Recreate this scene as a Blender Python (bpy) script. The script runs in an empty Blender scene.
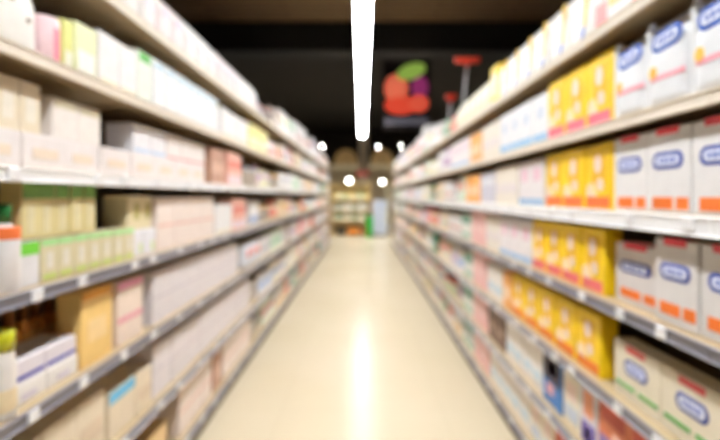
import bpy, bmesh, math, random
from mathutils import Vector, Matrix
random.seed(11)
S = bpy.context.scene
C = S.collection
PI = math.pi

# ------------------------------------------------------------------ camera, world, exposure
F = 480.0                      # focal length in pixels of the 720 px frame
VPX = 362.0                    # vanishing point column
EYE = 1.6
cam_d = bpy.data.cameras.new('camera')
cam = bpy.data.objects.new('camera', cam_d); C.objects.link(cam)
cam_d.sensor_width = 36.0
cam_d.lens = 36.0 * F / 720.0
cam_d.shift_x = -2.0 / 720.0
cam_d.shift_y = -24.0 / 720.0
cam.location = (0, 0, EYE)
cam.rotation_euler = (PI / 2, 0, 0)
cam_d.clip_start = 0.05
cam_d.dof.use_dof = True
cam_d.dof.focus_distance = 0.5
cam_d.dof.aperture_fstop = 2.4
S.camera = cam
w = bpy.data.worlds.new('world'); S.world = w; w.use_nodes = True
w.node_tree.nodes['Background'].inputs[0].default_value = (0.9, 0.85, 0.8, 1)
w.node_tree.nodes['Background'].inputs[1].default_value = 0.02
S.view_settings.view_transform = 'Standard'
S.view_settings.look = 'None'
S.view_settings.gamma = 1.0
S.view_settings.use_curve_mapping = False
S.view_settings.exposure = 0.0
LAMP = 62.0                    # strip light emission
S.cycles.max_bounces = 10
S.cycles.diffuse_bounces = 6
S.cycles.sample_clamp_indirect = 10
S.cycles.use_denoising = True

XR, XL = 1.0, 1.07             # price rail planes right and left of the camera
TOPS = {'right': [2.31, 1.905, 1.54, 1.17, 0.80, 0.46, 0.13],
        'left': [2.46, 2.07, 1.69, 1.30, 0.915, 0.52, 0.14]}
SHELFNAME = ['top', 'second', 'third', 'fourth', 'fifth', 'sixth', 'bottom']
ORD = ['nearest', 'second', 'third', 'fourth', 'fifth', 'sixth', 'seventh', 'eighth', 'ninth', 'tenth',
       'eleventh', 'twelfth', 'thirteenth', 'fourteenth', 'fifteenth', 'sixteenth', 'seventeenth', 'eighteenth',
       'nineteenth', 'twentieth']
BAYORD = ['first'] + ORD[1:]
BAY = 0.98
BAY0 = 0.39
NB = 16
ZEND = BAY0 + BAY * NB

# ------------------------------------------------------------------ materials
_m = {}
def mat(rgb, rough=0.5, emit=0.0, metal=0.0, vary=0.06, scale=18.0, coat=0.0, alpha=None):
    key = (tuple(rgb), rough, emit, metal, vary, scale, coat)
    if key in _m: return _m[key]
    m = bpy.data.materials.new('surface'); m.use_nodes = True
    nt = m.node_tree; b = nt.nodes['Principled BSDF']
    b.inputs['Roughness'].default_value = rough
    b.inputs['Metallic'].default_value = metal
    b.inputs['Coat Weight'].default_value = coat
    if emit:
        b.inputs['Base Color'].default_value = (*rgb, 1)
        b.inputs['Emission Color'].default_value = (*rgb, 1)
        b.inputs['Emission Strength'].default_value = emit
    else:
        tc = nt.nodes.new('ShaderNodeTexCoord'); n = nt.nodes.new('ShaderNodeTexNoise')
        n.inputs['Scale'].default_value = scale; n.inputs['Detail'].default_value = 2
        nt.links.new(tc.outputs['Object'], n.inputs['Vector'])
        mr = nt.nodes.new('ShaderNodeMapRange')
        mr.inputs[1].default_value = 0.3; mr.inputs[2].default_value = 0.7
        mr.inputs[3].default_value = 1 - vary; mr.inputs[4].default_value = 1 + vary
        nt.links.new(n.outputs['Fac'], mr.inputs[0])
        mx = nt.nodes.new('ShaderNodeVectorMath'); mx.operation = 'SCALE'
        mx.inputs[0].default_value = rgb
        nt.links.new(mr.outputs[0], mx.inputs['Scale'])
        nt.links.new(mx.outputs[0], b.inputs['Base Color'])
    _m[key] = m
    return m

def printed(base, ink, scale=60.0, amount=0.5, rough=0.45):
    """a pack surface printed with soft blotches of a second colour"""
    key = ('print', tuple(base), tuple(ink), scale, amount, rough)
    if key in _m: return _m[key]
    m = bpy.data.materials.new('printed_pack'); m.use_nodes = True
    nt = m.node_tree; b = nt.nodes['Principled BSDF']; b.inputs['Roughness'].default_value = rough
    tc = nt.nodes.new('ShaderNodeTexCoord'); v = nt.nodes.new('ShaderNodeTexVoronoi')
    v.inputs['Scale'].default_value = scale
    nt.links.new(tc.outputs['Object'], v.inputs['Vector'])
    r = nt.nodes.new('ShaderNodeValToRGB')
    r.color_ramp.elements[0].position = 0.5 * amount; r.color_ramp.elements[0].color = (*ink, 1)
    r.color_ramp.elements[1].position = 0.5 * amount + 0.12; r.color_ramp.elements[1].color = (*base, 1)
    nt.links.new(v.outputs['Distance'], r.inputs[0])
    nt.links.new(r.outputs[0], b.inputs['Base Color'])
    _m[key] = m
    return m

def srgb(r, g, b):
    f = lambda c: (c / 255 / 12.92) if c <= 10 else ((c / 255 + 0.055) / 1.055) ** 2.4
    return (round(f(r), 4), round(f(g), 4), round(f(b), 4))

WHITE = srgb(232, 230, 230); CREAM = srgb(236, 228, 208); TAN = srgb(214, 190, 150); PINKW = srgb(236, 216, 214)
BLUE = srgb(30, 60, 160); ORANGE = srgb(240, 120, 40); YELLOW = srgb(250, 208, 14); RED = srgb(215, 50, 60)
PINK = srgb(240, 130, 150); GREEN = srgb(60, 160, 70); GREYW = srgb(214, 212, 218); LBLUE = srgb(150, 195, 230)

# ------------------------------------------------------------------ mesh helpers
def finish(bm, name, mats, smooth=False):
    me = bpy.data.meshes.new(name)
    bmesh.ops.recalc_face_normals(bm, faces=bm.faces)
    bm.to_mesh(me); bm.free()
    for m in mats: me.materials.append(m)
    if smooth:
        for p in me.polygons: p.use_smooth = True
    return me

def add_box(bm, x0, x1, y0, y1, z0, z1, mi=0, bev=0.0, seg=1):
    r = bmesh.ops.create_cube(bm, size=1.0)
    vs = r['verts']
    for v in vs:
        v.co = Vector(((x0 + x1) / 2 + v.co.x * (x1 - x0), (y0 + y1) / 2 + v.co.y * (y1 - y0), (z0 + z1) / 2 + v.co.z * (z1 - z0)))
    fs = list({f for v in vs for f in v.link_faces})
    for f in fs: f.material_index = mi
    if bev:
        es = list({e for v in vs for e in v.link_edges})
        rr = bmesh.ops.bevel(bm, geom=es, offset=bev, segments=seg, affect='EDGES', profile=0.5)
        for f in rr['faces']: f.material_index = mi

def box_me(name, dims, m, bev=0.0, seg=1):
    bm = bmesh.new(); add_box(bm, *dims, bev=bev, seg=seg)
    return finish(bm, name, [m])

def add_prism(bm, pts, y0, y1, mi=0):
    """pts: outline in x, z; extruded from y0 to y1"""
    a = [bm.verts.new((x, y0, z)) for x, z in pts]
    b = [bm.verts.new((x, y1, z)) for x, z in pts]
    n = len(pts)
    f1 = bm.faces.new(a); f2 = bm.faces.new(list(reversed(b)))
    f1.material_index = mi; f2.material_index = mi
    for i in range(n):
        f = bm.faces.new((a[i], b[i], b[(i + 1) % n], a[(i + 1) % n])); f.material_index = mi

def stadium(cx, cz, w, h, tilt=0.0, n=8, ex=1.0):
    r = h / 2; L = max(w / 2 - r, 0); pts = []
    for k in range(n + 1):
        a = -PI / 2 + PI * k / n; pts.append((L + r * math.cos(a), r * math.sin(a)))
    for k in range(n + 1):
        a = PI / 2 + PI * k / n; pts.append((-L + r * math.cos(a), r * math.sin(a)))
    return [(cx + x, cz + z + tilt * x) for x, z in pts]

def ellipse(cx, cz, w, h, n=20, tilt=0):
    return [(cx + w / 2 * math.cos(2 * PI * k / n), cz + h / 2 * math.sin(2 * PI * k / n) + tilt * w / 2 * math.cos(2 * PI * k / n)) for k in range(n)]

def prism_me(name, outlines, y0, y1, m):
    bm = bmesh.new()
    for p in outlines: add_prism(bm, p, y0, y1)
    return finish(bm, name, [m])

def add_lathe(bm, prof, cx=0, cy=0, n=20, mats=None):
    rings = []
    for r, z in prof:
        rings.append([bm.verts.new((cx + r * math.cos(2 * PI * k / n), cy + r * math.sin(2 * PI * k / n), z)) for k in range(n)])
    for i in range(len(rings) - 1):
        for k in range(n):
            f = bm.faces.new((rings[i][k], rings[i][(k + 1) % n], rings[i + 1][(k + 1) % n], rings[i + 1][k]))
            f.material_index = mats[i] if mats else 0
            f.smooth = True
    f = bm.faces.new(list(reversed(rings[0]))); f.material_index = mats[0] if mats else 0
    f = bm.faces.new(rings[-1]); f.material_index = mats[-1] if mats else 0

def add_tube(bm, p0, p1, r, n=10, mi=0):
    p0 = Vector(p0); p1 = Vector(p1); d = (p1 - p0)
    q = d.to_track_quat('Z', 'Y')
    a = [bm.verts.new(p0 + q @ Vector((r * math.cos(2 * PI * k / n), r * math.sin(2 * PI * k / n), 0))) for k in range(n)]
    b = [bm.verts.new(p1 + q @ Vector((r * math.cos(2 * PI * k / n), r * math.sin(2 * PI * k / n), 0))) for k in range(n)]
    for k in range(n):
        f = bm.faces.new((a[k], a[(k + 1) % n], b[(k + 1) % n], b[k])); f.material_index = mi; f.smooth = True
    bm.faces.new(list(reversed(a))).material_index = mi; bm.faces.new(b).material_index = mi

def pillow(bm, w, h, d, seam=0.02, nx=8, nz=8, mi=0, bulge=0.5):
    """a filled bag: thick in the middle, pinched to a flat seam at top; stands on a soft flat base"""
    def pt(i, k, side):
        u = i / nx * 2 - 1; v = k / nz
        th = (1 - abs(u) ** 4) ** 0.5 if abs(u) < 1 else 0
        tv = 1 - max(0, (v - 0.55) / 0.45) ** 2 * 0.92
        wv = 1 - 0.05 * math.sin(v * PI)
        y = d / 2 + side * d / 2 * max(0.06, (1 - bulge + bulge * th)) * tv
        return (u * w / 2 * (1 - 0.04 * v ** 3) * wv, y, v * h)
    g = {}
    for side in (-1, 1):
        for i in range(nx + 1):
            for k in range(nz + 1): g[side, i, k] = bm.verts.new(pt(i, k, side))
    def q(*v):
        f = bm.faces.new(v); f.material_index = mi; f.smooth = True
    for i in range(nx):
        for k in range(nz):
            q(g[-1, i, k], g[-1, i + 1, k], g[-1, i + 1, k + 1], g[-1, i, k + 1])
            q(g[1, i + 1, k], g[1, i, k], g[1, i, k + 1], g[1, i + 1, k + 1])
        q(g[-1, i, nz], g[-1, i + 1, nz], g[1, i + 1, nz], g[1, i, nz])
        q(g[-1, i + 1, 0], g[-1, i, 0], g[1, i, 0], g[1, i + 1, 0])
    for k in range(nz):
        q(g[1, 0, k], g[-1, 0, k], g[-1, 0, k + 1], g[1, 0, k + 1])
        q(g[-1, nx, k], g[1, nx, k], g[1, nx, k + 1], g[-1, nx, k + 1])

# ------------------------------------------------------------------ object helpers
def link(name, me, parent=None, loc=(0, 0, 0), rz=0.0):
    o = bpy.data.objects.new(name, me); C.objects.link(o)
    o.location = loc; o.rotation_euler = (0, 0, rz)
    if parent: o.parent = parent
    return o

def tag(o, label, cat, group=None, kind=None):
    o['label'] = label; o['category'] = cat
    if group: o['group'] = group
    if kind: o['kind'] = kind
    return o

def struct(name, me, loc=(0, 0, 0), rz=0.0):
    o = link(name, me, None, loc, rz); o['kind'] = 'structure'
    return o

def place(proto, loc, rz, label, group=None):
    """proto: dict name, cat, parts = [(part name, mesh, label or None, [subparts])]; one part: the thing is that mesh"""
    ps = proto['parts']
    if len(ps) == 1 and not ps[0][3]:
        o = link(proto['name'], ps[0][1], None, loc, rz)
    else:
        o = link(proto['name'], None, None, loc, rz)
        for pn, me, lb, subs in ps:
            c = link(pn, me, o)
            if lb: c['label'] = lb
            for sn, sme in subs: link(sn, sme, c)
    tag(o, label, proto['cat'], group)
    return o

# ------------------------------------------------------------------ the store shell
def make_floor_mat():
    m = bpy.data.materials.new('polished_floor'); m.use_nodes = True
    nt = m.node_tree; b = nt.nodes['Principled BSDF']
    tc = nt.nodes.new('ShaderNodeTexCoord')
    n = nt.nodes.new('ShaderNodeTexNoise'); n.inputs['Scale'].default_value = 0.8; n.inputs['Detail'].default_value = 5
    nt.links.new(tc.outputs['Object'], n.inputs['Vector'])
    r = nt.nodes.new('ShaderNodeValToRGB')
    r.color_ramp.elements[0].position = 0.35; r.color_ramp.elements[0].color = (*srgb(198, 184, 158), 1)
    r.color_ramp.elements[1].position = 0.65; r.color_ramp.elements[1].color = (*srgb(202, 189, 165), 1)
    nt.links.new(n.outputs['Fac'], r.inputs[0])
    br = nt.nodes.new('ShaderNodeTexBrick'); br.offset = 0
    br.inputs['Scale'].default_value = 1.0; br.inputs['Mortar Size'].default_value = 0.003
    br.inputs['Brick Width'].default_value = 0.6; br.inputs['Row Height'].default_value = 0.6
    br.inputs['Mortar'].default_value = (0.9, 0.88, 0.85, 1)
    br.inputs['Color1'].default_value = (1, 1, 1, 1); br.inputs['Color2'].default_value = (0.99, 0.99, 0.98, 1)
    nt.links.new(tc.outputs['Object'], br.inputs['Vector'])
    mx = nt.nodes.new('ShaderNodeMix'); mx.data_type = 'RGBA'; mx.blend_type = 'MULTIPLY'; mx.inputs[0].default_value = 1
    nt.links.new(r.outputs[0], mx.inputs[6]); nt.links.new(br.outputs['Color'], mx.inputs[7])
    nt.links.new(mx.outputs[2], b.inputs['Base Color'])
    b.inputs['Roughness'].default_value = 0.22
    b.inputs['Specular IOR Level'].default_value = 0.03
    return m

Y0, Y1, XW = -4.0, 27.0, 7.0
struct('floor', box_me('floor', (-XW, XW, Y0, Y1, -0.1, 0), make_floor_mat()))
dark = mat(srgb(32, 23, 16), 0.9)
lowwall = mat(srgb(226, 206, 168), 0.8)
struct('wall_left', box_me('wall_left', (-XW - 0.1, -XW, Y0, Y1, 0, 5.4), dark))
struct('wall_right', box_me('wall_right', (XW, XW + 0.1, Y0, Y1, 0, 5.4), dark))
struct('wall_front', box_me('wall_front', (-XW, XW, Y0 - 0.1, Y0, 0, 5.4), dark))
struct('wall_back', box_me('wall_back', (-XW, XW, Y1, Y1 + 0.1, 0, 5.4), dark))
# near ceiling of brown boards, then a black duct, then the high dark ceiling
def plank_mat():
    m = bpy.data.materials.new('ceiling_boards'); m.use_nodes = True
    nt = m.node_tree; b = nt.nodes['Principled BSDF']; b.inputs['Roughness'].default_value = 0.8
    tc = nt.nodes.new('ShaderNodeTexCoord'); br = nt.nodes.new('ShaderNodeTexBrick')
    br.inputs['Brick Width'].default_value = 2.4; br.inputs['Row Height'].default_value = 0.2; br.inputs['Scale'].default_value = 1
    br.inputs['Mortar Size'].default_value = 0.01
    br.inputs['Color1'].default_value = (*srgb(124, 98, 66), 1); br.inputs['Color2'].default_value = (*srgb(112, 88, 58), 1)
    br.inputs['Mortar'].default_value = (*srgb(50, 38, 28), 1)
    nt.links.new(tc.outputs['Object'], br.inputs['Vector']); nt.links.new(br.outputs['Color'], b.inputs['Base Color'])
    return m
struct('ceiling', box_me('ceiling', (-XW, XW, Y0, 8.0, 4.5, 4.6), plank_mat()))
struct('ceiling_far', box_me('ceiling_far', (-XW, XW, 8.0, Y1, 5.3, 5.4), mat(srgb(26, 19, 13), 0.9)))
struct('trim_1', box_me('duct', (-XW, XW, 8.0, 8.5, 4.02, 5.3), mat(srgb(15, 13, 13), 0.8), 0.02))
struct('wall_back_lower', box_me('wall_back_lower', (-XW, XW, 26.4, 26.9, 0, 3.3), lowwall))

# ------------------------------------------------------------------ lights: a run of suspended strip luminaires
hous = mat(srgb(225, 225, 222), 0.4)
LH, LW = 3.85, 0.18
seg = 1.52
bm = bmesh.new()
add_prism(bm, [(-LW / 2 - 0.008, 0), (-LW / 2 - 0.008, 0.03), (-0.05, 0.07), (0.05, 0.07), (LW / 2 + 0.008, 0.03), (LW / 2 + 0.008, 0), (LW / 2, 0), (LW / 2, 0.012), (-LW / 2, 0.012), (-LW / 2, 0)], -seg / 2 + 0.004, seg / 2 - 0.004)
l_h2 = finish(bm.copy(), 'housing', [hous])
for sx in (-1, 1):   # deep side baffles, added to even the light from top to bottom shelf
    add_box(bm, min(sx * (LW / 2 + 0.004), sx * (LW / 2 + 0.010)), max(sx * (LW / 2 + 0.004), sx * (LW / 2 + 0.010)), -seg / 2 + 0.004, seg / 2 - 0.004, -0.12, 0.004)
l_h = finish(bm, 'housing', [hous])
bm = bmesh.new()
add_prism(bm, [(-LW / 2 + 0.002, 0.011), (LW / 2 - 0.002, 0.011), (LW / 2 - 0.012, -0.012), (0.04, -0.02), (-0.04, -0.02), (-LW / 2 + 0.012, -0.012)], -seg / 2 + 0.008, seg / 2 - 0.008)
l_d = finish(bm, 'diffuser', [mat((0.975, 0.99, 1.0), 0.5, emit=LAMP * 1.03)])
z = -3.2; k = 0
while z + seg < 19.4:
    cz = z + seg / 2
    ceil = 4.5 if cz < 8 else 5.3
    t = link('strip_light', None, None, (0.01, cz, LH))
    link('housing', l_h, t); link('diffuser', l_d, t)
    bm = bmesh.new(); top = (4.02 if 8.0 - 0.1 < cz < 8.6 else ceil) - LH
    link('suspension_wire', box_me('wire', (-0.002, 0.002, -0.002, 0.002, 0.07, top), mat((0.3, 0.3, 0.3), 0.4)), t); bm.free()
    vis = 'behind the camera end' if cz < 4 else 'above the aisle'
    tag(t, f'white suspended strip light over the aisle, {BAYORD[k]} segment of the lamp row', 'ceiling light', 'strip lights in one row over the aisle')
    z += seg; k += 1

l_d2 = l_d.copy(); l_d2.materials[0] = mat((0.975, 0.97, 0.93), 0.5, emit=LAMP * 2.2)
for sx, nm in ((-3.8, 'left'), (3.8, 'right')):  # unseen fill lights behind the shelves, added to brighten the aisle end
    for q in range(2):
        t = link('strip_light', None, None, (sx + (q - 0.5) * 1.54, 18.0, 3.3), PI / 2)
        link('housing', l_h2, t); link('diffuser', l_d2, t)
        link('suspension_wire', box_me('wire', (-0.002, 0.002, -0.002, 0.002, 0.07, 2.0), mat((0.3, 0.3, 0.3), 0.4)), t)
        tag(t, f'added hidden fill light over the cross aisle beyond the {nm} shelves, {BAYORD[q]} of two', 'ceiling light', 'added fill lights over the cross aisle')

def pendant(x, y, h, ceil, r, strength, label, group, col=(1, 0.97, 0.9), k=1.0):
    t = link('pendant_lamp', None, None, (x, y, h))
    bm = bmesh.new(); add_lathe(bm, [(r * 1.0 * k, r * (1 - k)), (r * 1.25 * k, r * (1 - k) + 0.02), (r * 0.8 * k, r * 1.3), (r * 0.3, r * 1.8), (0.012, r * 2.0)], n=20)
    link('lamp_shade', finish(bm, 'shade', [mat((0.02, 0.02, 0.02), 0.5)]), t)
    bm = bmesh.new(); bmesh.ops.create_icosphere(bm, subdivisions=3, radius=r * 0.95)
    link('bulb', finish(bm, 'bulb', [mat(col, 0.5, emit=strength)], True), t)
    link('cord', box_me('cord', (-0.004, 0.004, -0.004, 0.004, r * 2, ceil - h), mat((0.01, 0.01, 0.01), 0.5)), t)
    tag(t, label, 'lamp', group)
for px, lb in ((322, 'leftmost small round lamp glowing high at the end of the aisle'),
               (378, 'small round lamp just right of the strip light end'),
               (401, 'small round lamp nearest the right shelves, under the fruit picture')):
    zz = 22.0
    pendant((px - VPX) / F * zz, zz, EYE + 49.5 / F * zz, 5.3, 0.03, 130.0, lb, 'small round lamps at the back')
pendant(-0.56, 20.9, 2.27, 5.3, 0.11, 13.0, 'larger lamp glowing over the produce stand, left one', 'lamps low over the end display', k=0.45)
pendant(0.88, 20.9, 2.22, 5.3, 0.09, 13.0, 'larger lamp glowing over the white cooler, right one', 'lamps low over the end display', k=0.45)

# ------------------------------------------------------------------ shelving bays
board_m = mat(srgb(180, 160, 126), 0.45, vary=0.03)
rail_w = mat(srgb(238, 228, 214), 0.35, vary=0.02)
rail_c = mat(srgb(250, 250, 252), 0.25, vary=0.01)
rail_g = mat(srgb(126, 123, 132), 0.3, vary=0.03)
back_m = mat(srgb(92, 76, 56), 0.6, vary=0.04)
kick_m = mat(srgb(112, 96, 78), 0.5)
post_m = mat(srgb(170, 160, 140), 0.4, metal=0.2)
tag_m = mat(srgb(248, 248, 250), 0.2, coat=1.0)
def rail_mesh(m, h=0.045):
    bm = bmesh.new()
    L = BAY / 2 - 0.002
    # C-shaped ticket channel: profile in y (depth) and z, extruded along x
    prof = [(0, 0), (-0.010, 0.0), (-0.013, -0.004), (-0.008, -0.007), (-0.006, -h + 0.008), (-0.013, -h + 0.004), (-0.011, -h), (0, -h)]
    a = [bm.verts.new((-L, y, z)) for y, z in prof]; b = [bm.verts.new((L, y, z)) for y, z in prof]
    n = len(prof)
    bm.faces.new(a); bm.faces.new(list(reversed(b)))
    for i in range(n): bm.faces.new((a[i], b[i], b[(i + 1) % n], a[(i + 1) % n]))
    return finish(bm, 'price_rail', [m])
r_w, r_c, r_g = rail_mesh(rail_w), {'left': rail_mesh(rail_c, 0.048), 'right': rail_mesh(rail_c, 0.062)}, rail_mesh(rail_g)
DEP = 0.46
def shelf_board():
    bm = bmesh.new()
    add_box(bm, -BAY / 2 + 0.002, BAY / 2 - 0.002, 0.0, DEP, -0.028, 0.0, bev=0.003)
    for s in (-1, 1):   # side brackets below
        x = s * (BAY / 2 - 0.02)
        a = [(x - 0.002, DEP, -0.028), (x - 0.002, DEP, -0.09), (x - 0.002, 0.12, -0.028)]
        b = [(p[0] + 0.004, p[1], p[2]) for p in a]
        va = [bm.verts.new(p) for p in a]; vb = [bm.verts.new(p) for p in b]
        bm.faces.new(va); bm.faces.new(list(reversed(vb)))
        for i in range(3): bm.faces.new((va[i], vb[i], vb[(i + 1) % 3], va[(i + 1) % 3]))
    return finish(bm, 'shelf', [board_m])
board = shelf_board()
tagme = box_me('price_tag', (-0.026, 0.026, -0.0155, -0.007, -0.043, -0.004), tag_m, 0.002)
tagor = box_me('price_tag_orange', (-0.05, 0.05, -0.02, -0.012, -0.07, 0.02), mat(srgb(250, 110, 30), 0.4), 0.002)
rotz = {'right': -PI / 2, 'left': PI / 2}
XS = {'right': XR, 'left': -XL}
for side in ('right', 'left'):
    tops = TOPS[side]; topz = tops[0] + 0.16
    back = box_me('back_panel', (-BAY / 2 + 0.012, BAY / 2 - 0.012, DEP + 0.001, DEP + 0.02, 0.02, topz), back_m)
    up = box_me('upright', (-0.012, 0.012, DEP + 0.021, DEP + 0.05, 0.0, topz + 0.02), post_m, 0.002)
    kick = box_me('kick_plate', (-BAY / 2 + 0.002, BAY / 2 - 0.002, 0.012, 0.03, 0.0, tops[6] - 0.03), kick_m)
    for b in range(NB):
        y = BAY0 + BAY * (b + 0.5)
        t = link('shelving_unit', None, None, (XS[side], y, 0), rotz[side])
        tag(t, f'{BAYORD[b]} steel shelving bay from the camera along the {side} side', 'shelving', f'shelving bays on the {side} side')
        link('back_panel', back, t); link('kick_plate', kick, t)
        u = link('upright', up, t); u.location = ((BAY / 2 - 0.0135) * (1 if side == 'left' else -1), 0, 0)
        for k, h in enumerate(tops):
            s = link('shelf', board, t, (0, 0, h))
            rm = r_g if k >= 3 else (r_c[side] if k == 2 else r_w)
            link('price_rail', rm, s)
            if y < 7 and k >= 2:
                n = 3
                for q in range(n):
                    g = link('price_tag', tagme, s, (-BAY / 2 + BAY * (q + 0.5) / n + random.uniform(-0.08, 0.08), 0, 0))

# ------------------------------------------------------------------ product kinds
def P(name, cat, parts): return dict(name=name, cat=cat, parts=[(p + (None, []))[:4] if len(p) == 2 else (p + ([],))[:4] if len(p) == 3 else p for p in parts])
T = 0.0015
def rect(x0, x1, z0, z1): return [(x0, z0), (x1, z0), (x1, z1), (x0, z1)]

def logo_parts(cx, cz, w, h, tilt=0.0, blue=BLUE, y=0.0):
    bm = bmesh.new(); add_prism(bm, stadium(cx, cz, w, h, tilt), y - T, y + 0.002)
    ring = finish(bm, 'logo', [mat(blue, 0.4)])
    bm = bmesh.new(); add_prism(bm, stadium(cx, cz, w * 0.8, h * 0.6, tilt), y - 2 * T, y + 0.002)
    inner = finish(bm, 'logo_centre', [mat(srgb(225, 230, 245), 0.4)])
    bm = bmesh.new()
    for i in range(4):
        x = cx + (i - 1.5) * w * 0.15
        add_prism(bm, ellipse(x, cz + tilt * (x - cx), w * 0.11, h * (0.34 if i % 2 else 0.26), 10), y - 2.6 * T, y + 0.002)
    wave = finish(bm, 'logo_lettering', [mat(srgb(70, 100, 190), 0.4)])
    return ('logo', ring, 'blue oval logo', [('logo_centre', inner), ('logo_lettering', wave)])

def logo_box(w=0.23, h=0.29, d=0.09, band=ORANGE, body=WHITE, red=True, bandz=0.11):
    ps = [('carton', box_me('carton', (-w / 2, w / 2, 0, d, 0, h), mat(body, 0.5, vary=0.03), 0.006, 2), None, [])]
    ps.append(logo_parts(0, h * 0.62, w * 0.7, h * 0.2))
    zb = h * bandz
    ps.append(('colour_band', prism_me('band', [rect(-w * 0.36, w * 0.12, zb, zb + h * 0.14), rect(w * 0.2, w * 0.46, zb, zb + h * 0.14)], -T, 0.002, mat(band, 0.45)), None, []))
    if red:
        bm = bmesh.new(); add_box(bm, -w * 0.26, w * 0.26, -T, d * 0.5, h - 0.022, h + 0.002)
        ps.append(('red_seal', finish(bm, 'seal', [mat(srgb(225, 60, 75), 0.45)]), None, []))
    return P('logo_carton', 'carton', ps)

def low_box(w=0.31, h=0.22, d=0.08):
    ps = [('carton', box_me('carton', (-w / 2, w / 2, 0, d, 0, h), mat(srgb(232, 222, 200), 0.5, vary=0.03), 0.004, 2), None, [])]
    ps.append(logo_parts(0, h * 0.6, w * 0.5, h * 0.28, blue=srgb(60, 75, 150)))
    ps.append(('colour_band', prism_me('band', [rect(-w * 0.45, -w * 0.02, h * 0.2, h * 0.27), rect(w * 0.06, w * 0.45, h * 0.2, h * 0.27)], -T, 0.002, mat(srgb(80, 165, 70), 0.45)), None, []))
    ps.append(('red_seal', prism_me('seal', [rect(-w * 0.2, w * 0.2, h * 0.86, h * 0.97)], -T, 0.002, mat(srgb(230, 90, 95), 0.45)), None, []))
    return P('low_carton', 'carton', ps)

def logo_bag(w=0.235, h=0.32, d=0.15):
    bm = bmesh.new(); pillow(bm, w, h, d, bulge=0.25)
    bag = finish(bm, 'bag', [mat(srgb(230, 232, 236), 0.35, vary=0.03)])
    bm = bmesh.new(); add_box(bm, -w * 0.5, -w * 0.42, 0.0, 0.035, 0, h * 0.93, bev=0.008)
    bmesh.ops.create_icosphere(bm, subdivisions=2, radius=0.014, matrix=Matrix.Translation((-w * 0.44, 0.018, h * 0.95)))
    seam = finish(bm, 'side_seam', [mat(srgb(242, 243, 246), 0.3)])
    ps = [('bag', bag, None, []), ('side_seam', seam, None, []), logo_parts(w * 0.02, h * 0.72, w * 0.7, h * 0.21, 0.06, srgb(40, 90, 190), y=0.0),
          ('stripe', prism_me('stripe', [rect(-w * 0.36, w * 0.42, h * 0.3, h * 0.35)], -T, 0.004, mat(srgb(240, 160, 175), 0.45)), None, []),
          ('sun_mark', prism_me('sun', [ellipse(-w * 0.3, h * 0.4, 0.04, 0.045)], -2 * T, 0.004, mat(srgb(248, 190, 80), 0.45)), None, [])]
    return P('logo_bag', 'bag', ps)

def yellow_pack(w=0.235, h=0.285, d=0.08, foot=srgb(240, 120, 60), body=YELLOW):
    ps = [('carton', box_me('carton', (-w / 2, w / 2, 0, d, 0, h), mat(body, 0.4, vary=0.04), 0.006, 2), None, []),
          ('brown_panel', prism_me('panel', [rect(-w * 0.24, w * 0.27, h * 0.38, h * 0.86)], -T, 0.002, mat(srgb(236, 182, 24), 0.5)), None, []),
          ('figure', prism_me('figure', [ellipse(0.0, h * 0.7, w * 0.25, h * 0.28), ellipse(w * 0.08, h * 0.38, w * 0.24, h * 0.2)], -2 * T, 0.002, mat(srgb(240, 218, 212), 0.5)), None, []),
          ('foot_band', prism_me('foot', [rect(-w * 0.47, w * 0.42, 0.008, h * 0.2)], -T, 0.002, mat(foot, 0.5)), None, []),
          ('flash', prism_me('flash', [[(-w * 0.44, h * 0.2), (-w * 0.05, h * 0.2), (-w * 0.22, h * 0.42), (-w * 0.44, h * 0.36)]], -2.5 * T, 0.002, mat(srgb(250, 225, 190), 0.5)), None, [])]
    return P('yellow_carton', 'carton', ps)

def slash_pouch(w=0.26, h=0.31, d=0.15, flip=False, body=srgb(240, 238, 234)):
    bm = bmesh.new(); pillow(bm, w, h, d, bulge=0.2)
    bag = finish(bm, 'pouch', [mat(body, 0.35, vary=0.03)])
    sl = [[(w * 0.1, h * 0.25), (w * 0.2, h * 0.25), (w * 0.36, h * 0.85), (w * 0.22, h * 0.85)]]
    sb = [[(-w * 0.02, h * 0.06), (w * 0.12, h * 0.06), (w * 0.18, h * 0.25), (w * 0.08, h * 0.25)]]
    return P('stand_up_pouch', 'pouch', [('pouch', bag, None, []),
        ('yellow_slash', prism_me('slash', sl, -T, 0.006, mat(srgb(240, 195, 60), 0.5)), None, []),
        ('blue_corner', prism_me('corner', sb, -T, 0.006, mat(srgb(90, 120, 200), 0.5)), None, [])])

def band_box(w, h, d, body, bands, name='carton', cat='carton', pname='colour_band', bev=0.004, prints=None, shape=None):
    """carton with printed bands: bands = [(z0, z1, x0, x1, colour)] as fractions"""
    m = printed(*prints) if prints else mat(body, 0.5, vary=0.04)
    ps = [('body', box_me('body', (-w / 2, w / 2, 0, d, 0, h), m, bev, 2), None, [])]
    for z0, z1, x0, x1, c in bands:
        ps.append((pname, prism_me('band', [rect(-w / 2 + w * x0 + 0.001, -w / 2 + w * x1 - 0.001, h * z0 + 0.001, h * z1 - 0.001)], -T, 0.002, mat(c, 0.5)), None, []))
    return P(name, cat, ps)

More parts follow.
